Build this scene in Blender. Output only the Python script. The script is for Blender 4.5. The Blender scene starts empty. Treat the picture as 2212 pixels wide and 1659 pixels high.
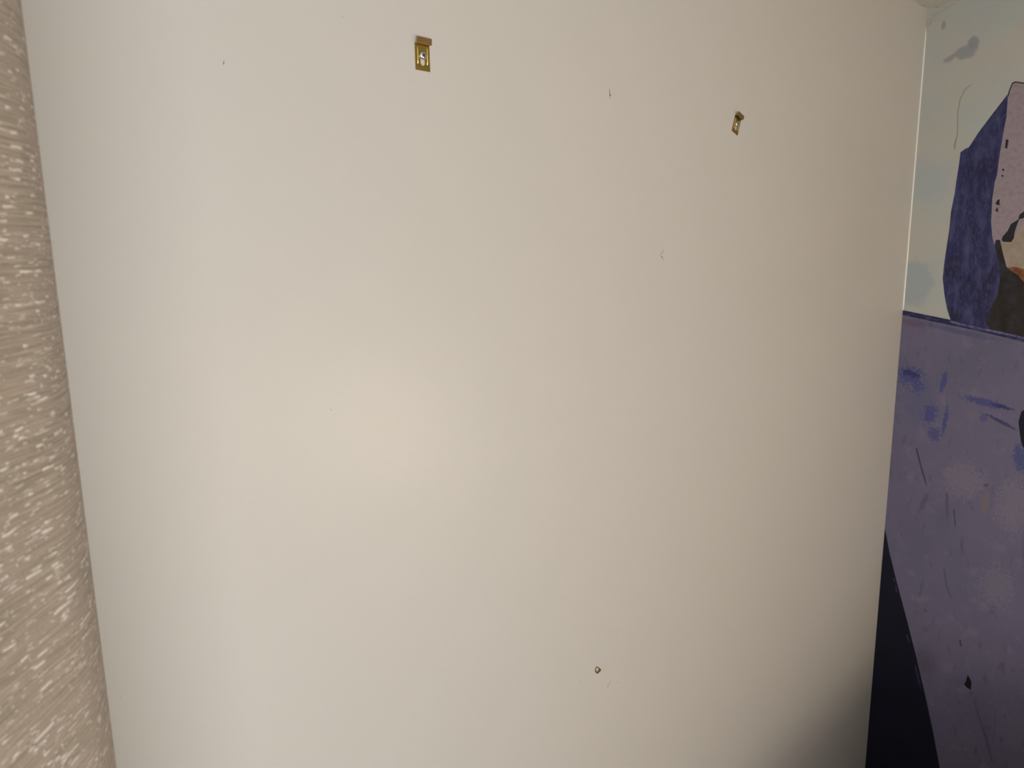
import bpy, bmesh, math, random
from mathutils import Matrix, Vector
random.seed(7)
C = bpy.context.scene.collection
scene = bpy.context.scene

# ------------------------------------------------------------------ camera
WALL_Y = 0.8          # plain wall in front of the camera
RIGHT_X = 2.2764      # mural wall
LEFT_X = -1.7
REAR_Y = -1.25
CEIL_Z = 2.4136
cam_d = bpy.data.cameras.new('camera')
cam_d.sensor_fit = 'HORIZONTAL'; cam_d.sensor_width = 36.0
cam_d.lens = 1600.0 / 2212.0 * 36.0
cam_d.clip_start = 0.02
cam_d.dof.use_dof = True; cam_d.dof.focus_distance = 1.25; cam_d.dof.aperture_fstop = 11.0
cam = bpy.data.objects.new('camera', cam_d); C.objects.link(cam)
cam.matrix_world = Matrix(((0.73236039, 0.13361518, -0.66767899, 0.0),
                           (-0.68078277, 0.12419704, -0.72187943, 0.0),
                           (-0.01353029, 0.98322026, 0.18191991, 1.8),
                           (0, 0, 0, 1)))
scene.camera = cam

# ------------------------------------------------------------------ world, lights, exposure
world = bpy.data.worlds.new('world'); scene.world = world; world.use_nodes = True
world.node_tree.nodes['Background'].inputs[0].default_value = (0.80, 0.86, 1.0, 1)
world.node_tree.nodes['Background'].inputs[1].default_value = 1.0
def area(name, loc, rot, sx, sy, power, col):
    l = bpy.data.lights.new(name, 'AREA'); l.shape = 'RECTANGLE'; l.size = sx; l.size_y = sy
    l.energy = power; l.color = col
    o = bpy.data.objects.new(name, l); o.location = loc; o.rotation_euler = rot; C.objects.link(o); return o
# daylight entering by the window in the rear wall
WIN = (-1.15, 0.38, 0.75, 2.05)     # x0, x1, z0, z1
area('window_daylight', ((WIN[0]+WIN[1])/2, REAR_Y+0.02, (WIN[2]+WIN[3])/2), (math.radians(90), 0, 0),
     WIN[1]-WIN[0], WIN[3]-WIN[2], 37.0, (0.965, 0.98, 1.0))
LAMP = 49.0            # brightness of the floor lamp's shade
vs = scene.view_settings
vs.view_transform = 'Standard'; vs.look = 'None'; vs.gamma = 1.0; vs.use_curve_mapping = False
vs.exposure = 0.0

# ------------------------------------------------------------------ helpers
def mat(name, base, rough=0.6, spec=0.5, metallic=0.0, noise=None, bump=None, coord='Object', emit=None):
    """noise: list of (scale xyz, detail, lo, hi, colour, strength); bump: (scale xyz, strength, distance)"""
    m = bpy.data.materials.new(name); m.use_nodes = True
    nt = m.node_tree; N = nt.nodes; L = nt.links
    p = N['Principled BSDF']
    p.inputs['Roughness'].default_value = rough
    p.inputs['Specular IOR Level'].default_value = spec
    p.inputs['Metallic'].default_value = metallic
    tc = N.new('ShaderNodeTexCoord')
    def scaled(sc):
        mp = N.new('ShaderNodeMapping'); mp.inputs['Scale'].default_value = sc
        L.new(tc.outputs[coord], mp.inputs['Vector']); return mp.outputs['Vector']
    rgb = N.new('ShaderNodeRGB'); rgb.outputs[0].default_value = (*base, 1)
    cur = rgb.outputs[0]
    for sc, det, lo, hi, col, k in (noise or []):
        t = N.new('ShaderNodeTexNoise'); t.inputs['Scale'].default_value = 1.0
        t.inputs['Detail'].default_value = det
        L.new(scaled(sc), t.inputs['Vector'])
        mr = N.new('ShaderNodeMapRange'); mr.inputs['From Min'].default_value = lo
        mr.inputs['From Max'].default_value = hi; mr.inputs['To Max'].default_value = k
        L.new(t.outputs['Fac'], mr.inputs['Value'])
        mx = N.new('ShaderNodeMix'); mx.data_type = 'RGBA'
        L.new(mr.outputs[0], mx.inputs['Factor']); L.new(cur, mx.inputs['A'])
        mx.inputs['B'].default_value = (*col, 1)
        cur = mx.outputs['Result']
    L.new(cur, p.inputs['Base Color'])
    if bump:
        sc, st, dist = bump
        t = N.new('ShaderNodeTexNoise'); t.inputs['Scale'].default_value = 1.0; t.inputs['Detail'].default_value = 3
        L.new(scaled(sc), t.inputs['Vector'])
        b = N.new('ShaderNodeBump'); b.inputs['Strength'].default_value = st; b.inputs['Distance'].default_value = dist
        L.new(t.outputs['Fac'], b.inputs['Height']); L.new(b.outputs['Normal'], p.inputs['Normal'])
    if emit:
        p.inputs['Emission Color'].default_value = (*emit[0], 1); p.inputs['Emission Strength'].default_value = emit[1]
    return m
def srgb(r, g, b):
    f = lambda c: (c/255/12.92) if c/255 <= 0.04045 else ((c/255+0.055)/1.055)**2.4
    return (f(r), f(g), f(b))
def mesh_obj(name, verts, faces, m, parent=None, smooth=False):
    me = bpy.data.meshes.new(name); me.from_pydata(verts, [], faces); me.update()
    if m: me.materials.append(m)
    if smooth:
        for p in me.polygons: p.use_smooth = True
    o = bpy.data.objects.new(name, me); C.objects.link(o)
    if parent: o.parent = parent
    return o
def bm_obj(name, bm, m, parent=None, smooth=False):
    me = bpy.data.meshes.new(name); bmesh.ops.recalc_face_normals(bm, faces=bm.faces); bm.to_mesh(me); bm.free()
    if m: me.materials.append(m)
    if smooth:
        for p in me.polygons: p.use_smooth = True
    o = bpy.data.objects.new(name, me); C.objects.link(o)
    if parent: o.parent = parent
    return o
def add_box(bm, x0, x1, y0, y1, z0, z1):
    v = [bm.verts.new(p) for p in ((x0,y0,z0),(x1,y0,z0),(x1,y1,z0),(x0,y1,z0),(x0,y0,z1),(x1,y0,z1),(x1,y1,z1),(x0,y1,z1))]
    for f in ((0,3,2,1),(4,5,6,7),(0,1,5,4),(1,2,6,5),(2,3,7,6),(3,0,4,7)): bm.faces.new([v[i] for i in f])
def box_obj(name, b, m, parent=None, bevel=0.0):
    bm = bmesh.new(); add_box(bm, *b)
    if bevel: bmesh.ops.bevel(bm, geom=bm.edges[:], offset=bevel, segments=2, affect='EDGES')
    return bm_obj(name, bm, m, parent)
def struct(o): o['kind'] = 'structure'; return o
def tag(o, label, cat, group=None):
    o['label'] = label; o['category'] = cat
    if group: o['group'] = group
    return o
def empty(name, loc, rot=(0, 0, 0)):
    o = bpy.data.objects.new(name, None); o.location = loc; o.rotation_euler = rot; o.empty_display_size = 0.05
    C.objects.link(o); return o

# ------------------------------------------------------------------ materials of the room
M_wall = mat('cream_wall_paint', (0.584, 0.553, 0.502), rough=0.35, spec=0.36,
             noise=[((1.6, 1.6, 1.6), 2, 0.35, 0.7, (0.578, 0.552, 0.510), 1.0)],
             bump=((420, 420, 420), 0.10, 0.0006))
M_ceiling = mat('matt_ceiling_paint', (0.60, 0.59, 0.55), rough=0.8, bump=((200,)*3, 0.1, 0.0005))
M_otherwall = mat('plain_side_wall_paint', (0.73, 0.725, 0.69), rough=0.7, bump=((300,)*3, 0.1, 0.0005))
M_floor = mat('brown_laminate', (0.20, 0.12, 0.07), rough=0.4,
              noise=[((3, 40, 1), 4, 0.4, 0.7, (0.11, 0.06, 0.035), 0.8)])
M_plaster = mat('brown_plaster', srgb(112, 92, 58), rough=0.9, noise=[((900,)*3, 3, 0.4, 0.6, srgb(70, 56, 34), 0.8)])
M_caulk = mat('white_caulk', (0.95, 0.94, 0.90), rough=0.22, spec=0.7)
M_scuff = mat('grey_scuff', (0.25, 0.22, 0.18), rough=0.7)
M_scuff_faint = mat('faint_scuff', (0.43, 0.39, 0.34), rough=0.6)

# ------------------------------------------------------------------ room shell
# plain wall, with the drilled hole really cut into it
HX, HZ = 0.9427, 1.0431
CHIP = [(0.0099, -0.0047), (0.0056, 0.0012), (-0.0028, 0.0085), (-0.0074, 0.0072), (-0.0082, 0.0031), (-0.0076, -0.0014), (0.0001, -0.0083), (0.0043, -0.0068), (0.0085, -0.0063)]      # chipped outline round the hole, (x, z) from its centre
hole = []
for k in range(28):
    a = 2*math.pi*k/28; d = Vector((math.cos(a), math.sin(a))); best = 0.006
    for i in range(len(CHIP)):
        p, q = Vector(CHIP[i]), Vector(CHIP[(i+1) % len(CHIP)]); e = q-p; den = d.x*e.y-d.y*e.x
        if abs(den) < 1e-12: continue
        t = (p.x*e.y-p.y*e.x)/den; u = (p.x*d.y-p.y*d.x)/den
        if t > 0 and -1e-6 <= u <= 1+1e-6: best = t; break
    best *= random.uniform(0.94, 1.05)
    hole.append((d.x*best, d.y*best))
def front_wall():
    bm = bmesh.new(); q = 0.05
    def V(x, z, y=WALL_Y): return bm.verts.new((x, y, z))
    xs = [LEFT_X, HX-q, HX+q, RIGHT_X+0.12]; zs = [0.0, HZ-q, HZ+q, CEIL_Z+0.12]
    g = [[V(x, z) for x in xs] for z in zs]
    for j in range(3):
        for i in range(3):
            if i == 1 and j == 1: continue
            bm.faces.new((g[j][i], g[j][i+1], g[j+1][i+1], g[j+1][i]))
    n = 28
    corners = [g[1][1], g[1][2], g[2][2], g[2][1]]
    def ring(k, y): return [bm.verts.new((HX+x*k, WALL_Y+y(i), HZ+z*k)) for i, (x, z) in enumerate(hole)]
    lift = lambda i: -0.0005*(0.45+0.55*math.cos(2*math.pi*i/n-math.pi*0.95))
    r0 = [bm.verts.new((HX+math.cos(2*math.pi*i/n)*0.02, WALL_Y, HZ+math.sin(2*math.pi*i/n)*0.02)) for i in range(n)]
    r1 = ring(1.75, lambda i: 0.15*lift(i)); r2 = ring(1.28, lift); r3 = ring(1.0, lambda i: 0.0002)
    def fill(a, b, mi=0):
        for i in range(n):
            f = bm.faces.new((a[i], a[(i+1) % n], b[(i+1) % n], b[i])); f.material_index = mi; f.smooth = True
    fill(r0, r1); fill(r1, r2); fill(r2, r3)
    # tube into the wall
    r4 = ring(0.60, lambda i: 0.0013); r5 = ring(0.55, lambda i: 0.03)
    fill(r3, r4, 1); fill(r4, r5, 1); f = bm.faces.new(r5); f.material_index = 1
    # square -> ring
    c = [g[1][1], g[1][2], g[2][2], g[2][1]]            # ll, lr, ur, ul
    idx = [int(n*5/8), int(n*7/8), int(n*1/8), int(n*3/8)]
    for s in range(4):
        a, b = idx[s], idx[(s+1) % 4]
        k = a; seq = [r0[k]]
        while k != b: k = (k+1) % n; seq.append(r0[k])
        for i in range(len(seq)-1):
            bm.faces.new((c[s] if i < len(seq)//2 else c[(s+1) % 4], seq[i+1], seq[i]))
        m_ = len(seq)//2
        bm.faces.new((c[s], c[(s+1) % 4], seq[m_]))
    # back and edges of the wall
    b = [bm.verts.new(p) for p in ((xs[0], WALL_Y+0.12, zs[0]), (xs[3], WALL_Y+0.12, zs[0]), (xs[3], WALL_Y+0.12, zs[3]), (xs[0], WALL_Y+0.12, zs[3]))]
    bm.faces.new((b[0], b[3], b[2], b[1]))
    o = bm_obj('wall_front', bm, M_wall)
    o.data.materials.append(M_plaster)
    return struct(o)
wall_front = front_wall()
wall_right = struct(box_obj('wall_right', (RIGHT_X+0.0006, RIGHT_X+0.12, REAR_Y-0.12, WALL_Y, 0, CEIL_Z), M_otherwall))
wall_left = struct(box_obj('wall_left', (LEFT_X-0.12, LEFT_X, REAR_Y-0.12, WALL_Y+0.12, 0, CEIL_Z+0.12), M_otherwall))
def rear_wall():
    bm = bmesh.new(); y0, y1 = REAR_Y-0.12, REAR_Y; a, b, c, d = WIN
    add_box(bm, LEFT_X, a, y0, y1, 0, CEIL_Z); add_box(bm, b, RIGHT_X, y0, y1, 0, CEIL_Z)
    add_box(bm, a, b, y0, y1, 0, c); add_box(bm, a, b, y0, y1, d, CEIL_Z)
    return struct(bm_obj('wall_rear', bm, M_otherwall))
wall_rear = rear_wall()
ceiling = struct(box_obj('ceiling', (LEFT_X, RIGHT_X+0.12, REAR_Y-0.12, WALL_Y, CEIL_Z, CEIL_Z+0.12), M_ceiling))
floor = struct(box_obj('floor', (LEFT_X-0.12, RIGHT_X+0.12, REAR_Y-0.12, WALL_Y+0.12, -0.1, 0), M_floor))
# window in the rear wall: frame, mullion, panes
M_pvc = mat('white_window_frame', (0.8, 0.8, 0.78), rough=0.35)
M_glass = bpy.data.materials.new('window_glass'); M_glass.use_nodes = True
_p = M_glass.node_tree.nodes['Principled BSDF']; _p.inputs['Transmission Weight'].default_value = 1; _p.inputs['Roughness'].default_value = 0.0; _p.inputs['IOR'].default_value = 1.45
win = struct(empty('window_1', ((WIN[0]+WIN[1])/2, REAR_Y-0.06, WIN[2])))
def wpart(name, b, m):
    o = box_obj(name, b, m); o.parent = win; o.matrix_parent_inverse = Matrix.Translation(-win.location); return o
a, b, c, d = WIN; yy0, yy1 = REAR_Y-0.10, REAR_Y-0.03
for bx in ((a, a+0.05, yy0, yy1, c, d), (b-0.05, b, yy0, yy1, c, d), (a+0.05, b-0.05, yy0, yy1, c, c+0.05), (a+0.05, b-0.05, yy0, yy1, d-0.05, d), ((a+b)/2-0.03, (a+b)/2+0.03, yy0, yy1, c+0.05, d-0.05)):
    wpart('window_frame', bx, M_pvc)
wpart('window_pane', (a+0.05, (a+b)/2-0.03, REAR_Y-0.07, REAR_Y-0.066, c+0.05, d-0.05), M_glass)
wpart('window_pane', ((a+b)/2+0.03, b-0.05, REAR_Y-0.07, REAR_Y-0.066, c+0.05, d-0.05), M_glass)

# scuffs and scratches in the paint of the plain wall
def flat_mark(pts, m, name='scuff_mark', off=0.00025):
    n = len(pts)
    v = [(x, WALL_Y-off, z) for x, z in pts] + [(x, WALL_Y+0.0005, z) for x, z in pts]
    f = [tuple(range(n))] + [(i, (i+1) % n, n+(i+1) % n, n+i) for i in range(n)]
    return mesh_obj(name, v, f, m, wall_front)
def stroke(p, q, w0, w1, m):
    (x0, z0), (x1, z1) = p, q; L = math.hypot(x1-x0, z1-z0) or 1; nx, nz = -(z1-z0)/L, (x1-x0)/L
    xm, zm = (x0+x1)/2+nx*L*0.04, (z0+z1)/2+nz*L*0.04; wm = (w0+w1)*0.5
    flat_mark([(x0+nx*w0, z0+nz*w0), (xm+nx*wm, zm+nz*wm), (x1+nx*w1, z1+nz*w1), (x1-nx*w1, z1-nz*w1), (xm-nx*wm, zm-nz*wm), (x0-nx*w0, z0-nz*w0)], m)
stroke((0.9590, 2.0435), (0.9597, 2.0330), 0.0006, 0.0009, M_scuff)
stroke((0.9597, 2.0352), (0.9632, 2.0345), 0.0009, 0.0005, M_scuff)
stroke((0.9597, 2.0330), (0.9590, 2.0285), 0.0006, 0.0004, M_scuff_faint)
stroke((1.1131, 1.7910), (1.1031, 1.7814), 0.0011, 0.0007, M_scuff_faint)
stroke((1.1075, 1.7806), (1.1090, 1.7768), 0.0013, 0.0010, M_scuff)
stroke((1.1090, 1.7768), (1.1144, 1.7747), 0.0009, 0.0005, M_scuff_faint)
stroke((0.3390, 1.9937), (0.3381, 1.9903), 0.0006, 0.0005, M_scuff)
stroke((0.4375, 1.6085), (0.4395, 1.6060), 0.0008, 0.0004, M_scuff_faint)
stroke((0.1747, 1.3404), (0.1753, 1.3402), 0.0005, 0.0004, M_scuff)
stroke((0.9950, 1.0962), (0.9978, 1.0976), 0.0012, 0.0008, M_scuff_faint)
stroke((0.9690, 0.9960), (0.9804, 1.0055), 0.0010, 0.0005, M_scuff_faint)
stroke((0.9978, 0.9925), (0.9988, 0.9950), 0.0010, 0.0008, M_scuff_faint)
stroke((0.8920, 1.0408), (0.8942, 1.0428), 0.0010, 0.0006, M_scuff_faint)
stroke((2.1620, 2.2685), (2.1652, 2.2712), 0.0012, 0.0008, M_scuff_faint)
stroke((0.4820, 2.0628), (0.4828, 2.0622), 0.0005, 0.0004, M_scuff)

# caulk in the corners
def bead(name, pts, r, m, segs=6):
    """a slightly wavy tube through pts"""
    bm = bmesh.new(); prev = None
    d = (Vector(pts[-1])-Vector(pts[0])).normalized(); u = d.orthogonal().normalized(); w = d.cross(u)
    for i, p in enumerate(pts):
        rr = r[i] if isinstance(r, (list, tuple)) else r
        ring = [bm.verts.new(Vector(p)+(u*math.cos(2*math.pi*k/segs)+w*math.sin(2*math.pi*k/segs))*rr) for k in range(segs)]
        if prev:
            for k in range(segs): bm.faces.new((prev[k], prev[(k+1) % segs], ring[(k+1) % segs], ring[k]))
        else: bm.faces.new(ring)
        prev = ring
    bm.faces.new(prev)
    return bm_obj(name, bm, m, smooth=True)
n = 40
struct(bead('trim_1', [(RIGHT_X-0.0010+random.uniform(-.0002, .0002), WALL_Y-0.0008, 1.6052+(2.368-1.6052)*i/n) for i in range(n+1)],
            [0.0022 if i < n-2 else (0.0016 if i < n else 0.0004) for i in range(n+1)], M_caulk))
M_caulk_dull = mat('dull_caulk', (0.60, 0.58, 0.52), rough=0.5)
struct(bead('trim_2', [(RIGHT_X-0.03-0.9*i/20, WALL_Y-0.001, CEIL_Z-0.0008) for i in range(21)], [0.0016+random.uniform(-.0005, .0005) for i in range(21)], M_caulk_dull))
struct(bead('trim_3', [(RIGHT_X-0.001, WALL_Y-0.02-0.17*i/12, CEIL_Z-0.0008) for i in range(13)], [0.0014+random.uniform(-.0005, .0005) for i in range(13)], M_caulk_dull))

# ------------------------------------------------------------------ mural on the right wall
PRINT = {   # outlines of the printed shapes on the right wall: (y, z) in metres
  'indigo': [(0.592,2.165),(0.604,2.147),(0.627,2.113),(0.65,2.078),(0.669,2.043),(0.677,2.04),(0.688,2.032),(0.689,2.002),(0.692,1.953),(0.693,1.926),(0.698,1.876),(0.698,1.833),(0.7,1.795),(0.703,1.741),(0.703,1.697),(0.694,1.649),(0.685,1.614),(0.674,1.585),(0.605,1.57),(0.496,1.551),(0.535,1.959),(0.552,2.131)],
  'pink': [(0.591,2.148),(0.592,2.165),(0.59,2.174),(0.585,2.19),(0.577,2.191),(0.557,2.184),(0.513,1.725),(0.531,1.729),(0.551,1.729),(0.555,1.732),(0.564,1.76),(0.576,1.8),(0.585,1.801),(0.588,1.788),(0.594,1.809),(0.6,1.845),(0.603,1.905),(0.601,1.95),(0.598,1.964),(0.596,2.023),(0.593,2.072),(0.59,2.108)],
  'pinkline': [(0.592,2.165),(0.59,2.175),(0.585,2.191),(0.578,2.193),(0.557,2.186),(0.557,2.183),(0.577,2.19),(0.583,2.188),(0.588,2.173),(0.59,2.157)],
  'cream': [(0.574,1.797),(0.555,1.793),(0.54,1.82),(0.525,1.849),(0.513,1.725),(0.531,1.729),(0.551,1.729),(0.555,1.732),(0.564,1.76)],
  'crack': [(0.572,1.8),(0.571,1.809),(0.561,1.823),(0.555,1.841),(0.54,1.852),(0.538,1.864),(0.527,1.874),(0.525,1.856),(0.538,1.852),(0.542,1.835),(0.545,1.82),(0.545,1.805),(0.55,1.795),(0.568,1.796)],
  'rust': [(0.551,1.729),(0.539,1.732),(0.528,1.73),(0.513,1.725),(0.509,1.686),(0.515,1.695),(0.528,1.712),(0.543,1.72)],
  'dark': [(0.585,1.801),(0.576,1.801),(0.564,1.76),(0.553,1.727),(0.542,1.72),(0.528,1.712),(0.515,1.695),(0.509,1.686),(0.496,1.551),(0.536,1.558),(0.577,1.566),(0.59,1.587),(0.58,1.625),(0.567,1.66),(0.567,1.7),(0.569,1.736),(0.585,1.782)],
  'm1': [(0.586,2.053),(0.58,2.053),(0.581,2.03),(0.586,2.033)],
  'm2': [(0.588,1.98),(0.585,1.982),(0.582,1.978),(0.585,1.974)],
  'm3': [(0.588,1.964),(0.585,1.966),(0.582,1.963),(0.585,1.96)],
  'm4': [(0.595,1.893),(0.591,1.903),(0.586,1.905),(0.585,1.889),(0.591,1.891)],
  'm5': [(0.594,1.876),(0.589,1.886),(0.586,1.872)],
  'drip': [(0.671,2.205),(0.692,2.194),(0.702,2.17),(0.705,2.138),(0.701,2.078),(0.707,2.052),(0.704,2.04),(0.701,2.041),(0.701,2.051),(0.698,2.078),(0.702,2.138),(0.699,2.167),(0.69,2.19)],
  'stripe': [(0.805,1.606),(0.675,1.586),(0.605,1.572),(0.496,1.553),(0.495,1.538),(0.604,1.56),(0.674,1.571),(0.804,1.592)],
  'stripelight': [(0.675,1.584),(0.64,1.577),(0.605,1.57),(0.564,1.564),(0.496,1.55),(0.496,1.547),(0.563,1.558),(0.61,1.565),(0.639,1.571),(0.674,1.578)],
  'lilac': [(0.804,1.594),(0.674,1.573),(0.605,1.562),(0.495,1.541),(0.439,0.967),(0.34,0.0),(0.526,0.0),(0.585,0.226),(0.619,0.358),(0.648,0.459),(0.682,0.571),(0.716,0.675),(0.754,0.787),(0.778,0.862),(0.777,0.856),(0.803,0.945)],
  'navy': [(0.803,0.945),(0.777,0.856),(0.778,0.862),(0.754,0.787),(0.716,0.675),(0.682,0.571),(0.648,0.459),(0.619,0.358),(0.585,0.226),(0.526,0.0),(0.806,0.0),(0.803,0.854)],
  'blob': [(0.49,1.328),(0.486,1.356),(0.476,1.364),(0.465,1.243),(0.479,1.274),(0.486,1.306)],
  'scr1': [(0.734,1.207),(0.729,1.209),(0.713,1.156),(0.701,1.126),(0.694,1.1),(0.699,1.107),(0.71,1.135),(0.722,1.169)],
  'scr2': [(0.622,1.049),(0.619,1.05),(0.61,1.0),(0.614,1.005)],
  'scr3': [(0.645,1.093),(0.638,1.094),(0.632,1.035),(0.635,1.012),(0.641,1.048)],
  'scr4': [(0.633,0.869),(0.628,0.87),(0.618,0.821),(0.601,0.783),(0.605,0.784),(0.621,0.816)],
  'scr5': [(0.524,0.505),(0.521,0.507),(0.502,0.455),(0.478,0.402),(0.457,0.331),(0.464,0.336),(0.484,0.395),(0.507,0.453)],
  'scr6': [(0.673,0.724),(0.663,0.726),(0.666,0.719),(0.672,0.718)],
  'scr7': [(0.574,0.666),(0.57,0.669),(0.564,0.648),(0.57,0.649)],
  'dot': [(0.555,1.142),(0.541,1.144),(0.543,1.133),(0.552,1.133)],
  'chip': [(0.543,0.57),(0.538,0.562),(0.532,0.552),(0.531,0.528),(0.54,0.528),(0.55,0.536),(0.546,0.546)],
  'ec1': [(0.766,0.795),(0.76,0.793),(0.756,0.78),(0.763,0.784)],
  'ec2': [(0.758,0.775),(0.752,0.771),(0.748,0.747),(0.754,0.754)],
  'ec3': [(0.716,0.627),(0.71,0.628),(0.7,0.606),(0.707,0.608)],
  'ec4': [(0.684,0.536),(0.68,0.542),(0.674,0.524),(0.661,0.483),(0.658,0.463),(0.666,0.481),(0.676,0.51)],
}
def pm(name, base, *noise, rough=0.5): return mat('print_'+name, base, rough=rough, spec=0.35, noise=list(noise))
PM = {
 'drip':  pm('beige_drip', srgb(166, 162, 148)),
 'indigo': pm('indigo', srgb(46, 48, 92), ((40, 50, 16), 6, 0.46, 0.68, srgb(78, 80, 124), 0.85), ((30, 26, 12), 6, 0.48, 0.66, srgb(34, 31, 58), 0.8), ((150, 190, 80), 4, 0.50, 0.70, srgb(82, 84, 126), 0.55)),
 'pink':  pm('dusty_pink', srgb(160, 148, 156), ((90,)*3, 4, 0.45, 0.7, srgb(142, 128, 138), 0.7)),
 'cream': pm('cream', srgb(168, 156, 146), ((40, 40, 40), 3, 0.4, 0.7, srgb(156, 138, 114), 0.8)),
 'rust':  pm('rust', srgb(140, 88, 62), ((80,)*3, 3, 0.4, 0.6, srgb(104, 60, 40), 0.8)),
 'dark':  pm('brown_black', srgb(46, 40, 40), ((60, 60, 40), 4, 0.45, 0.62, srgb(34, 32, 20), 0.95), ((26,)*3, 3, 0.5, 0.7, srgb(58, 54, 72), 0.7)),
 'black': pm('black_mark', srgb(38, 36, 50)),
 'stripe': pm('navy_line', srgb(44, 42, 84), ((120, 40, 120), 3, 0.5, 0.65, srgb(84, 82, 122), 0.6)),
 'light': pm('lilac_highlight', srgb(112, 110, 148), ((80,)*3, 3, 0.45, 0.6, srgb(70, 66, 110), 0.9)),
 'lilac': pm('lilac_grey', srgb(112, 108, 134), ((9, 9, 6), 4, 0.42, 0.66, srgb(104, 102, 129), 0.9), ((26, 26, 22), 8, 0.56, 0.74, srgb(130, 123, 144), 0.6), ((280, 280, 280), 2, 0.64, 0.74, srgb(142, 135, 152), 0.55), ((55, 55, 20), 4, 0.6, 0.75, srgb(92, 84, 112), 0.7)),
 'navy':  pm('navy', srgb(15, 17, 40), ((14,)*3, 3, 0.4, 0.7, srgb(10, 12, 30), 0.9)),
 'scratch': pm('dark_scratch', srgb(74, 70, 104)),
 'faint': pm('faint_scratch', srgb(96, 90, 114)),
 'chip':  pm('black_chip', srgb(22, 18, 30)),
 'echip': pm('edge_chip', srgb(46, 46, 68)),
}
def dabs(m, spots, scale, detail=3):
    """print soft-edged dabs of other inks into a material: (y, z, half-length, half-height, tilt, softness, ink, strength, raggedness)"""
    nt = m.node_tree; N = nt.nodes; L = nt.links; p = N['Principled BSDF']
    cur = p.inputs['Base Color'].links[0].from_socket
    tc = N.new('ShaderNodeTexCoord')
    nz = N.new('ShaderNodeTexNoise'); nz.inputs['Scale'].default_value = scale; nz.inputs['Detail'].default_value = detail; nz.inputs['Roughness'].default_value = 0.6
    L.new(tc.outputs['Object'], nz.inputs['Vector'])
    for cy, cz, ry, rz, tilt, soft, col, k, wob in spots:
        mp = N.new('ShaderNodeMapping'); mp.vector_type = 'TEXTURE'
        mp.inputs['Location'].default_value = (RIGHT_X, cy, cz); mp.inputs['Rotation'].default_value = (math.radians(tilt), 0, 0); mp.inputs['Scale'].default_value = (10, ry, rz)
        L.new(tc.outputs['Object'], mp.inputs['Vector'])
        ln = N.new('ShaderNodeVectorMath'); ln.operation = 'LENGTH'; L.new(mp.outputs[0], ln.inputs[0])
        ad = N.new('ShaderNodeMath'); ad.operation = 'MULTIPLY_ADD'; L.new(nz.outputs['Fac'], ad.inputs[0]); ad.inputs[1].default_value = wob; L.new(ln.outputs['Value'], ad.inputs[2])
        mr = N.new('ShaderNodeMapRange'); mr.interpolation_type = 'SMOOTHSTEP'
        mr.inputs[1].default_value = 1.0+wob*0.5; mr.inputs[2].default_value = 1.0+wob*0.5-soft; mr.inputs[3].default_value = 0; mr.inputs[4].default_value = k
        L.new(ad.outputs[0], mr.inputs[0])
        mx = N.new('ShaderNodeMix'); mx.data_type = 'RGBA'; L.new(mr.outputs[0], mx.inputs['Factor']); L.new(cur, mx.inputs['A']); mx.inputs['B'].default_value = (*col, 1)
        cur = mx.outputs['Result']
    L.new(cur, p.inputs['Base Color'])
    return m
PM['sky'] = dabs(pm('pale_sky', srgb(193, 192, 182), ((5, 5, 5), 3, 0.42, 0.62, srgb(182, 190, 190), 0.8), ((16, 16, 9), 3, 0.5, 0.75, srgb(190, 184, 182), 0.4)), (
    (0.696, 2.286, 0.034, 0.022, -8, 0.5, srgb(158, 162, 165), 1.0, 1.1), (0.682, 2.306, 0.018, 0.016, 0, 0.4, srgb(150, 154, 160), 0.9, 0.9),
    (0.735, 2.276, 0.020, 0.010, -25, 0.5, srgb(160, 158, 160), 0.9, 0.8), (0.757, 2.362, 0.008, 0.017, 0, 0.6, srgb(154, 158, 160), 0.9, 0.6),
    (0.775, 1.685, 0.055, 0.075, 0, 0.3, srgb(168, 178, 182), 0.9, 0.7), (0.770, 1.960, 0.090, 0.090, 0, 0.7, srgb(178, 187, 188), 0.9, 0.6)), 45)
BLUE, INK = srgb(74, 80, 136), srgb(50, 52, 104)
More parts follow.
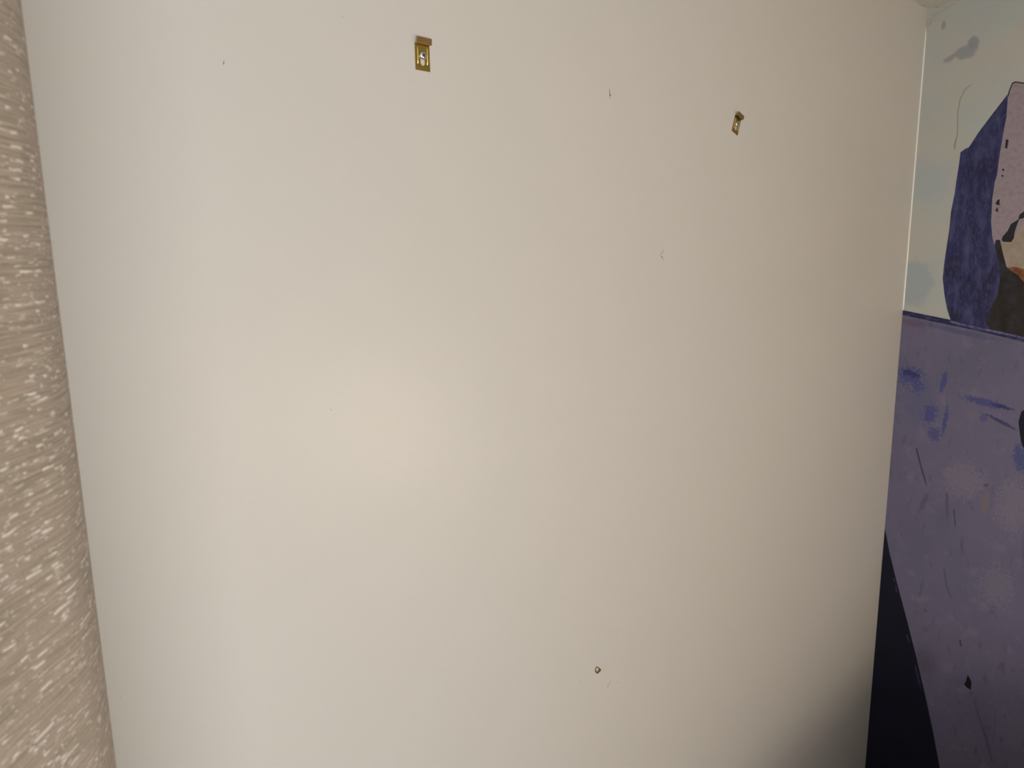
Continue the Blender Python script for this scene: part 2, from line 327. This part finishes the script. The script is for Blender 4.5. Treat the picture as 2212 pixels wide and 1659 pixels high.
dabs(PM['lilac'], (
    (0.735, 1.34, 0.075, 0.11, 0, 0.9, srgb(98, 100, 136), 0.7, 1.6), (0.600, 1.14, 0.055, 0.06, 0, 0.5, srgb(134, 124, 144), 0.6, 3.2), (0.48, 1.10, 0.05, 0.09, 0, 0.5, srgb(134, 126, 146), 0.55, 3.0),
    (0.50, 0.86, 0.05, 0.07, 0, 0.5, srgb(130, 124, 142), 0.5, 3.2), (0.765, 1.418, 0.042, 0.034, 8, 0.5, BLUE, 0.85, 2.6), (0.765, 1.425, 0.030, 0.012, 16, 0.5, INK, 0.8, 2.2),
    (0.742, 1.390, 0.020, 0.030, 0, 0.6, BLUE, 0.7, 2.6), (0.677, 1.412, 0.010, 0.040, 9, 0.5, BLUE, 0.9, 1.6), (0.664, 1.300, 0.007, 0.058, 4, 0.5, BLUE, 0.9, 1.6),
    (0.704, 1.316, 0.024, 0.032, 0, 0.5, BLUE, 0.85, 2.4), (0.688, 1.258, 0.020, 0.026, 0, 0.5, BLUE, 0.75, 2.4), (0.572, 1.368, 0.072, 0.013, 9, 0.5, BLUE, 0.85, 2.0),
    (0.530, 1.362, 0.035, 0.006, 10, 0.5, INK, 0.8, 1.6), (0.528, 1.320, 0.052, 0.006, 23, 0.5, INK, 0.75, 1.2), (0.572, 1.325, 0.014, 0.016, 0, 0.6, BLUE, 0.6, 2.2),
    (0.478, 1.232, 0.018, 0.045, -10, 0.5, BLUE, 0.85, 2.2), (0.770, 1.570, 0.055, 0.014, 8, 0.8, srgb(108, 90, 112), 0.8, 1.0), (0.650, 1.555, 0.14, 0.012, 10, 0.8, srgb(84, 86, 124), 0.7, 1.4),
    (0.700, 1.05, 0.010, 0.05, 18, 0.7, srgb(92, 88, 112), 0.7, 1.6), (0.545, 1.085, 0.011, 0.042, 3, 0.4, srgb(124, 116, 120), 0.8, 0.5), (0.660, 0.56, 0.05, 0.08, 0, 0.9, srgb(94, 86, 108), 0.7, 1.4)), 130, 4)
mural_sheet = mesh_obj('wall_mural', [(RIGHT_X+dx, y, z) for dx in (0.0, 0.0006) for y, z in ((WALL_Y-0.0001, 0.0), (WALL_Y-0.0001, CEIL_Z-0.0005), (-1.2, CEIL_Z-0.0005), (-1.2, 0.0))],
                       [(0, 1, 2, 3), (7, 6, 5, 4), (0, 4, 5, 1), (1, 5, 6, 2), (2, 6, 7, 3), (3, 7, 4, 0)], PM['sky'])
tag(mural_sheet, 'wall mural printed with indigo and lilac weathered shapes, pasted beside the plain cream wall', 'mural')
layer = [0]
def prt(key, m, name, ext=None):
    layer[0] += 1; off = 0.00012+0.00001*layer[0]
    pts = [(min(y, WALL_Y-0.0002), z) for y, z in PRINT[key]]
    if ext: pts = ext(pts)
    nn = len(pts)
    return mesh_obj(name, [(RIGHT_X-off, y, z) for y, z in pts], [tuple(range(nn))], PM[m], mural_sheet)
def widen(amount, lim):            # the printed motif runs on past the picture's edge
    def f(pts):
        out = [y < lim(z) for y, z in pts]
        if not any(out) or all(out): return pts
        st = out.index(False); pts = pts[st:]+pts[:st]; out = out[st:]+out[:st]
        res = []; i = 0
        while i < len(pts):
            if not out[i]: res.append(pts[i]); i += 1; continue
            j = i
            while j < len(pts) and out[j]: j += 1
            run = pts[i:j]
            res.append(run[0]); res += [(amount, z) for y, z in run]
            if len(run) > 1: res.append(run[-1])
            i = j
        return res
    return f
edge = lambda z: 0.385+0.0952*(z-0.356)+0.0005       # beyond this the motif simply carries on
past = widen(-1.2, edge)
prt('drip', 'drip', 'drip_line')
prt('indigo', 'indigo', 'indigo_shape', past)
prt('pink', 'pink', 'pink_panel', past); prt('cream', 'cream', 'cream_patch', past)
prt('rust', 'rust', 'rust_patch', past); prt('dark', 'dark', 'dark_base', past)
prt('crack', 'black', 'crack', past); prt('pinkline', 'black', 'outline', past)
for k in ('m1', 'm2', 'm3', 'm4', 'm5'): prt(k, 'black', 'ink_mark')
prt('lilac', 'lilac', 'lilac_field', past); prt('navy', 'navy', 'navy_wedge')
prt('stripe', 'stripe', 'navy_stripe', past); prt('stripelight', 'light', 'stripe_highlight', past)
prt('blob', 'navy', 'navy_blot')
for k in ('scr1', 'scr2', 'scr7'): prt(k, 'scratch', 'dark_scratch')
for k in ('scr3', 'scr4', 'scr5', 'scr6', 'dot'): prt(k, 'faint', 'faint_scratch')
prt('chip', 'chip', 'black_chip')
for k in ('ec1', 'ec2', 'ec3', 'ec4'): prt(k, 'echip', 'edge_chip')

# ------------------------------------------------------------------ curtain
def curtain_material():
    m = bpy.data.materials.new('beige_slub_fabric'); m.use_nodes = True
    nt = m.node_tree; N = nt.nodes; L = nt.links; p = N['Principled BSDF']
    p.inputs['Roughness'].default_value = 0.75; p.inputs['Specular IOR Level'].default_value = 0.3
    p.inputs['Sheen Weight'].default_value = 0.15
    uv = N.new('ShaderNodeUVMap'); uv.uv_map = 'cloth'
    def noise(sx, sy, det, rough=0.5, seed=0.0):
        mp = N.new('ShaderNodeMapping'); mp.inputs['Scale'].default_value = (sx, sy, 1); mp.inputs['Location'].default_value = (seed, seed*1.7, 0)
        t = N.new('ShaderNodeTexNoise'); t.noise_dimensions = '2D'; t.inputs['Scale'].default_value = 1; t.inputs['Detail'].default_value = det; t.inputs['Roughness'].default_value = rough
        L.new(uv.outputs[0], mp.inputs[0]); L.new(mp.outputs[0], t.inputs['Vector']); return t.outputs['Fac']
    def rng(v, a, b, lo=0.0, hi=1.0):
        r = N.new('ShaderNodeMapRange'); r.inputs[1].default_value = a; r.inputs[2].default_value = b; r.inputs[3].default_value = lo; r.inputs[4].default_value = hi
        L.new(v, r.inputs[0]); return r.outputs[0]
    def math_(op, a, b):
        q = N.new('ShaderNodeMath'); q.operation = op
        for i, x in enumerate((a, b)):
            if isinstance(x, float): q.inputs[i].default_value = x
            else: L.new(x, q.inputs[i])
        return q.outputs[0]
    def mix(f, a, b):
        q = N.new('ShaderNodeMix'); q.data_type = 'RGBA'; L.new(f, q.inputs['Factor'])
        for s, x in (('A', a), ('B', b)):
            if isinstance(x, tuple): q.inputs[s].default_value = (*x, 1)
            else: L.new(x, q.inputs[s])
        return q.outputs['Result']
    rows = noise(20, 560, 5, 0.7)                      # weft rows
    tone = noise(12, 40, 3, 0.5, 5.0)
    warp = noise(620, 240, 1, 0.5, 9.0)
    sep = N.new('ShaderNodeSeparateXYZ'); L.new(uv.outputs[0], sep.inputs[0])
    zz = math_('ADD', sep.outputs['Y'], math_('MULTIPLY', noise(70, 25, 2, 0.5, 21.0), 0.0022))
    def dashes(per_m, sfreq, lo, hi, seed):
        """white dashes lying in single weft rows: a fresh random run of on/off lengths for every row"""
        t = math_('MULTIPLY', zz, float(per_m)); row = math_('FLOOR', t, 0.0); fr = math_('FRACT', t, 0.0)
        cb = N.new('ShaderNodeCombineXYZ')
        L.new(math_('ADD', math_('MULTIPLY', sep.outputs['X'], float(sfreq)), math_('MULTIPLY', row, 5.37)), cb.inputs[0])
        L.new(math_('MULTIPLY', row, 7.713), cb.inputs[1]); cb.inputs[2].default_value = seed
        q = N.new('ShaderNodeTexNoise'); q.noise_dimensions = '3D'; q.inputs['Scale'].default_value = 1.0; q.inputs['Detail'].default_value = 1.0
        L.new(cb.outputs[0], q.inputs['Vector'])
        prof = math_('SINE', math_('MULTIPLY', fr, math.pi), 0.0)
        return math_('MULTIPLY', rng(q.outputs['Fac'], lo, hi), rng(prof, 0.15, 0.7))
    zone = rng(noise(60, 130, 3, 0.55, 11.0), 0.40, 0.52)
    slub = math_('MULTIPLY', dashes(400, 62, 0.585, 0.645, 1.0), zone)
    slub2 = dashes(640, 110, 0.61, 0.68, 4.0)
    w = math_('MAXIMUM', slub, math_('MULTIPLY', slub2, 0.6))
    c = mix(rng(rows, 0.38, 0.62), CLOTH_DARK, CLOTH_MID)
    c = mix(rng(tone, 0.35, 0.7, 0.0, 0.5), c, CLOTH_WARM)
    c = mix(w, c, CLOTH_WHITE)
    L.new(c, p.inputs['Base Color'])
    h = math_('ADD', math_('ADD', math_('MULTIPLY', rows, 0.9), math_('MULTIPLY', warp, 0.25)), math_('MULTIPLY', w, 0.7))
    b = N.new('ShaderNodeBump'); b.inputs['Strength'].default_value = 0.8; b.inputs['Distance'].default_value = 0.0014
    L.new(h, b.inputs['Height']); L.new(b.outputs[0], p.inputs['Normal'])
    return m
CLOTH_DARK = (0.245, 0.192, 0.135); CLOTH_MID = (0.425, 0.345, 0.255); CLOTH_WARM = (0.395, 0.300, 0.235); CLOTH_WHITE = (0.72, 0.64, 0.55)
def curtain():
    # plan of the cloth: soft folds along the wall, the last one turning round towards the wall
    pts = []
    def bez(a, b, c, d, n):
        for k in range(1, n+1):
            t = k/n; pts.append(tuple((1-t)**3*a+3*(1-t)**2*t*b+3*(1-t)*t*t*c+t**3*d))
    V2 = lambda x, y: Vector((x, y))
    x0 = -1.32; pts.append((x0, 0.375))
    while x0 < -0.07:                     # regular folds: crest towards the room, then a valley towards the wall
        bez(V2(x0, 0.375), V2(x0+0.035, 0.375), V2(x0+0.055, 0.505), V2(x0+0.09, 0.505), 24)
        x0 += 0.09
        bez(V2(x0, 0.505), V2(x0+0.035, 0.505), V2(x0+0.055, 0.375), V2(x0+0.09, 0.375), 24)
        x0 += 0.09
    # last fold: a slanting flank, then round an edge and back towards the wall
    c = V2(*pts[-1])
    bez(c, c+V2(0.03, 0.0), V2(-0.005, 0.400), V2(0.015, 0.420), 24)
    bez(V2(0.015, 0.420), V2(0.040, 0.445), V2(0.060, 0.465), V2(0.082, 0.487), 24)
    bez(V2(0.082, 0.487), V2(0.096, 0.501), V2(0.1050, 0.522), V2(0.1105, 0.548), 24)
    bez(V2(0.1105, 0.548), V2(0.119, 0.590), V2(0.090, 0.625), V2(0.040, 0.612), 24)
    s = [0.0]
    for i in range(1, len(pts)): s.append(s[-1]+math.dist(pts[i], pts[i-1]))
    zs = [0.012+(CEIL_Z-0.03-0.012)*j/60 for j in range(61)]
    verts, faces, uvs = [], [], []
    for j, z in enumerate(zs):
        for i, (x, y) in enumerate(pts):
            verts.append((x, y, z))
    n = len(pts)
    for j in range(len(zs)-1):
        for i in range(n-1): faces.append((j*n+i, j*n+i+1, (j+1)*n+i+1, (j+1)*n+i))
    o = mesh_obj('curtain', verts, faces, curtain_material(), smooth=True)
    ul = o.data.uv_layers.new(name='cloth')
    for lp in o.data.loops:
        j, i = divmod(lp.vertex_index, n); ul.data[lp.index].uv = (s[i], zs[j])
    so = o.modifiers.new('thickness', 'SOLIDIFY'); so.thickness = 0.0016; so.offset = 0
    return tag(o, 'beige slub-weave curtain with white flecks hanging at the left edge of the plain wall', 'curtain')
curtain()

# ------------------------------------------------------------------ wall clips
M_brass = mat('yellow_passivated_brass', srgb(192, 160, 88), rough=0.27, metallic=1.0, coord='Object',
              noise=[((160, 160, 90), 2, 0.42, 0.62, srgb(174, 160, 74), 0.8), ((90, 90, 130), 2, 0.5, 0.7, srgb(176, 138, 100), 0.6)],
              bump=((900, 900, 300), 0.08, 0.0003))
M_brass2 = mat('brass_tab', srgb(180, 148, 112), rough=0.34, metallic=1.0,
               noise=[((160, 160, 300), 2, 0.45, 0.6, srgb(166, 148, 82), 0.8)])
M_ridge = mat('ridge_highlight_brass', srgb(232, 208, 136), rough=0.35, metallic=1.0)  # paler than the plate: the ridges' highlight is put into the colour
M_steel = mat('zinc_screw', (0.72, 0.74, 0.76), rough=0.22, metallic=1.0)
M_recess = mat('screw_recess', (0.03, 0.04, 0.045), rough=0.5, metallic=0.6)
CW, CH, T = 0.0222, 0.0298, 0.0011       # plate width, height, sheet thickness
def plate_bm():
    """flat plate with a stadium slot, lying against the wall (local y = 0 is the wall, -y the room)"""
    bm = bmesh.new(); n = 32
    sw, s0, s1 = 0.0036, 0.0060+0.0036, 0.0215-0.0036
    slot = []
    for k in range(n):
        a = 2*math.pi*(k+0.5)/n
        slot.append((math.cos(a)*sw, (s1 if math.sin(a) > 0 else s0)+math.sin(a)*sw))
    outer = []
    for k in range(n):
        a = 2*math.pi*(k+0.5)/n; ca, sa = math.cos(a), math.sin(a)
        kx = (CW/2)/abs(ca) if abs(ca) > 1e-6 else 9; kz = (CH/2)/abs(sa) if abs(sa) > 1e-6 else 9
        r = min(kx, kz); outer.append((ca*r, CH/2+sa*r))
    for cx, cz in ((CW/2, 0), (CW/2, CH), (-CW/2, 0), (-CW/2, CH)):     # snap the nearest point to each corner
        i = min(range(n), key=lambda i: (outer[i][0]-cx)**2+(outer[i][1]-cz)**2); outer[i] = (cx, cz)
    F = {}
    for y in (-T, 0.0):
        F[y] = ([bm.verts.new((x, y, z)) for x, z in outer], [bm.verts.new((x, y, z)) for x, z in slot])
    for i in range(n):
        j = (i+1) % n
        for y in (-T, 0.0): bm.faces.new((F[y][0][i], F[y][0][j], F[y][1][j], F[y][1][i]))
        for w in (0, 1): bm.faces.new((F[-T][w][i], F[-T][w][j], F[0.0][w][j], F[0.0][w][i]))
    return bm
def strip_bm(profile, w, t):
    """bent sheet: profile is a list of (y, z), width w along x, thickness t"""
    bm = bmesh.new(); n = len(profile); rows = []
    for i in range(n):
        a = Vector(profile[max(i-1, 0)]); b = Vector(profile[min(i+1, n-1)]); d = (b-a).normalized(); nn = Vector((-d.y, d.x))
        p = Vector(profile[i]); q = p+nn*t
        rows.append([bm.verts.new((x, c.x, c.y)) for x, c in ((-w/2, p), (w/2, p), (w/2, q), (-w/2, q))])
    for i in range(n-1):
        for k in range(4): bm.faces.new((rows[i][k], rows[i][(k+1) % 4], rows[i+1][(k+1) % 4], rows[i+1][k]))
    bm.faces.new(rows[0]); bm.faces.new(rows[-1])
    return bm
def make_clip(label, loc, roll, spin):
    root = empty('wall_clip', loc, (0, roll, 0))
    tag(root, label, 'clip', 'brass wall clips')
    def part(o): o.parent = root; return o
    part(bm_obj('plate', plate_bm(), M_brass))
    prof = [(-T*0.1, CH-0.0012), (-T*0.1, CH-0.0002)]
    for k in range(5):
        a = math.radians(90*k/4); prof.append((-0.0012+0.0011*math.cos(a), CH-0.0002+0.0011*math.sin(a)))
    for k in range(5):
        a = math.radians(-90-90*k/4); prof.append((-0.0052+0.0012*math.cos(a), CH+0.0021+0.0012*math.sin(a)))
    prof += [(-0.0064, CH+0.0055), (-0.0066, CH+0.0084)]
    part(bm_obj('bent_tab', strip_bm(prof, CW, -0.0009), M_brass2))
    for s in (-1, 1):                      # pressed guide ridges left and right of the slot
        bm = bmesh.new(); rows = []
        zs = [0.0075, 0.0085, 0.012, 0.018, 0.024, 0.0272, 0.0282]; hs = [0.0, 0.0007, 0.0009, 0.0009, 0.0009, 0.0007, 0.0]
        for z, hgt in zip(zs, hs):
            rows.append([bm.verts.new((s*0.0074+math.cos(math.radians(a))*0.0011, -T*0.97-math.sin(math.radians(a))*(hgt+0.00003), z)) for a in (0, 36, 72, 108, 144, 180)])
        for i in range(len(rows)-1):
            for k in range(5): bm.faces.new((rows[i][k], rows[i][k+1], rows[i+1][k+1], rows[i+1][k]))
        part(bm_obj('guide_ridge', bm, M_ridge, smooth=True))
    # pan-head screw
    bm = bmesh.new(); rings = []; n = 24
    for r, y in ((0.0050, -T), (0.0051, -T-0.0006), (0.0047, -T-0.0015), (0.0038, -T-0.0022), (0.0026, -T-0.0026), (0.0012, -T-0.0028)):
        rings.append([bm.verts.new((math.cos(2*math.pi*k/n)*r, y, 0.0182+math.sin(2*math.pi*k/n)*r)) for k in range(n)])
    for i in range(len(rings)-1):
        for k in range(n): bm.faces.new((rings[i][k], rings[i][(k+1) % n], rings[i+1][(k+1) % n], rings[i+1][k]))
    bm.faces.new(rings[-1]); bm.faces.new(rings[0])
    sh = [[bm.verts.new((math.cos(2*math.pi*k/10)*0.0018, y, 0.0182+math.sin(2*math.pi*k/10)*0.0018)) for k in range(10)] for y in (-T, 0.012)]
    for k in range(10): bm.faces.new((sh[0][k], sh[0][(k+1) % 10], sh[1][(k+1) % 10], sh[1][k]))
    screw = part(bm_obj('screw', bm, M_steel, smooth=True)); screw['label'] = 'silver cross-head screw'
    bm = bmesh.new()                       # cross recess: four tapering arms
    arm = []
    for k in range(4):
        a = math.radians(90*k+spin)
        for da, r in ((-0.16, 0.0029), (0.16, 0.0029), (math.pi/4, 0.0009)):
            arm.append((math.cos(a+da)*r, 0.0182+math.sin(a+da)*r, r))
    top = [bm.verts.new((x, -T-(0.00272 if r > 0.002 else 0.00296), z)) for x, z, r in arm]
    bot = [bm.verts.new((x, -T-0.0012, z)) for x, z, r in arm]
    cen = bm.verts.new((0, -T-0.0030, 0.0182))
    for i in range(12):
        bm.faces.new((top[i], top[(i+1) % 12], cen)); bm.faces.new((top[i], top[(i+1) % 12], bot[(i+1) % 12], bot[i]))
    r_ = bm_obj('cross_recess', bm, M_recess, screw)
    return root
make_clip('larger-looking brass wall clip hanging upright, silver screw in its slot, nearer the curtain', (0.5938, WALL_Y, 2.0198), 0.0, 25)
make_clip('smaller-looking tilted brass wall clip nearer the mural corner', (1.3335, WALL_Y, 2.0102), math.radians(19), 40)

# ------------------------------------------------------------------ wall plug in the drilled hole
def wall_plug():
    bm = bmesh.new(); n = 16; rings = []
    for r, y in ((0.0040, 0.012), (0.0040, 0.0010), (0.0035, 0.0002), (0.0018, 0.0001), (0.0012, 0.0012), (0.0010, 0.012)):
        rings.append([bm.verts.new((math.cos(2*math.pi*k/n)*r*(1+0.1*math.sin(3*2*math.pi*k/n)), y, math.sin(2*math.pi*k/n)*r)) for k in range(n)])
    for i in range(len(rings)-1):
        for k in range(n): bm.faces.new((rings[i][k], rings[i][(k+1) % n], rings[i+1][(k+1) % n], rings[i+1][k]))
    o = bm_obj('wall_plug', bm, mat('pale_plug', srgb(196, 182, 156), rough=0.6), smooth=True)
    o.location = (HX, WALL_Y+0.0008, HZ)
    tag(o, 'pale wall plug sunk in the small brown-rimmed hole low in the cream wall', 'wall plug')
wall_plug()


# ------------------------------------------------------------------ unseen chest, added to shade the lower right corner; lamp out of view
M_wood = mat('brown_veneer', (0.16, 0.10, 0.06), rough=0.45, noise=[((8, 8, 90), 4, 0.4, 0.7, (0.09, 0.055, 0.03), 0.8)])
M_knob = mat('dull_metal', (0.4, 0.38, 0.34), rough=0.35, metallic=1.0)
DX0, DX1, DY0, DY1, DH = 0.90, 2.24, -0.52, -0.06, 0.78
dr = empty('shading_dresser', ((DX0+DX1)/2, (DY0+DY1)/2, 0)); tag(dr, 'unseen brown wooden chest added to shade the lower right corner', 'shading_dresser')
def dpart(name, b, m, bev=0.003, parent=None):
    o = box_obj(name, b, m, bevel=bev); p = parent or dr; o.parent = p; o.matrix_parent_inverse = Matrix.Translation(-dr.location); return o
dpart('body', (DX0+0.01, DX1-0.01, DY0+0.02, DY1-0.01, 0.10, DH-0.03), M_wood)
dpart('top', (DX0, DX1, DY0, DY1, DH-0.03, DH), M_wood)
for lx in (DX0+0.03, DX1-0.08):
    for ly in (DY0+0.04, DY1-0.08): dpart('leg', (lx, lx+0.05, ly, ly+0.05, 0.0, 0.10), M_wood)
for i in range(2):
    for j in range(4):
        x0 = DX0+0.03+i*(DX1-DX0-0.05)/2; x1 = x0+(DX1-DX0-0.07)/2-0.005; z0 = 0.12+j*0.157; z1 = z0+0.147
        o = dpart('drawer', (x0, x1, DY0+0.004, DY0+0.02, z0, z1), M_wood)
        bm = bmesh.new(); bmesh.ops.create_uvsphere(bm, u_segments=12, v_segments=8, radius=0.014, matrix=Matrix.Translation(((x0+x1)/2, DY0-0.008, (z0+z1)/2)))
        k = bm_obj('knob', bm, M_knob, smooth=True); k.parent = o; k.matrix_parent_inverse = Matrix.Translation(-dr.location)
LX, LY, LZ = 1.60, -0.95, 1.08
lamp = empty('floor_lamp', (LX, LY, 0)); tag(lamp, 'small floor lamp with a warm glowing drum shade behind the added chest', 'lamp')
def lathe(name, prof, m, parent, n=28):
    bm = bmesh.new(); rr = [[bm.verts.new((math.cos(2*math.pi*k/n)*r, math.sin(2*math.pi*k/n)*r, z)) for k in range(n)] for r, z in prof]
    for i in range(len(rr)-1):
        for k in range(n): bm.faces.new((rr[i][k], rr[i][(k+1) % n], rr[i+1][(k+1) % n], rr[i+1][k]))
    return bm_obj(name, bm, m, parent, smooth=True)
lathe('base', [(0.001, 0.0), (0.13, 0.0), (0.13, 0.015), (0.02, 0.03), (0.001, 0.03)], M_knob, lamp)
lathe('pole', [(0.01, 0.03), (0.01, LZ-0.05)], M_knob, lamp)
M_shade = mat('lit_lamp_shade', (0.8, 0.7, 0.5), rough=0.8, emit=((1.0, 0.83, 0.60), LAMP))
lathe('lamp_shade', [(0.085, LZ-0.085), (0.07, LZ+0.085), (0.067, LZ+0.085), (0.082, LZ-0.085), (0.085, LZ-0.085)], M_shade, lamp)

# ------------------------------------------------------------------ cobweb in the ceiling corner
M_web = mat('dusty_web', (0.62, 0.59, 0.54), rough=0.9)
web = empty('cobweb', (RIGHT_X, WALL_Y, CEIL_Z))
tag(web, 'dusty cobweb threads in the ceiling corner above the mural', 'cobweb')
for p, q, r in (((-0.002, -0.012, -0.020), (-0.004, -0.075, -0.004), 0.0005), ((-0.002, -0.006, -0.030), (-0.004, -0.050, -0.012), 0.0004),
                ((-0.003, -0.008, -0.042), (-0.003, -0.055, -0.026), 0.0004), ((-0.020, -0.003, -0.003), (-0.003, -0.010, -0.046), 0.0003),
                ((-0.003, -0.006, -0.046), (-0.003, -0.022, -0.036), 0.0015)):
    p, q = Vector(p), Vector(q)
    pts = [tuple(p.lerp(q, t/6)-Vector((0, 0, 0.003*math.sin(math.pi*t/6)))) for t in range(7)]
    o = bead('thread', pts, [r*random.uniform(0.7, 1.2) for _ in pts], M_web, 5); o.parent = web
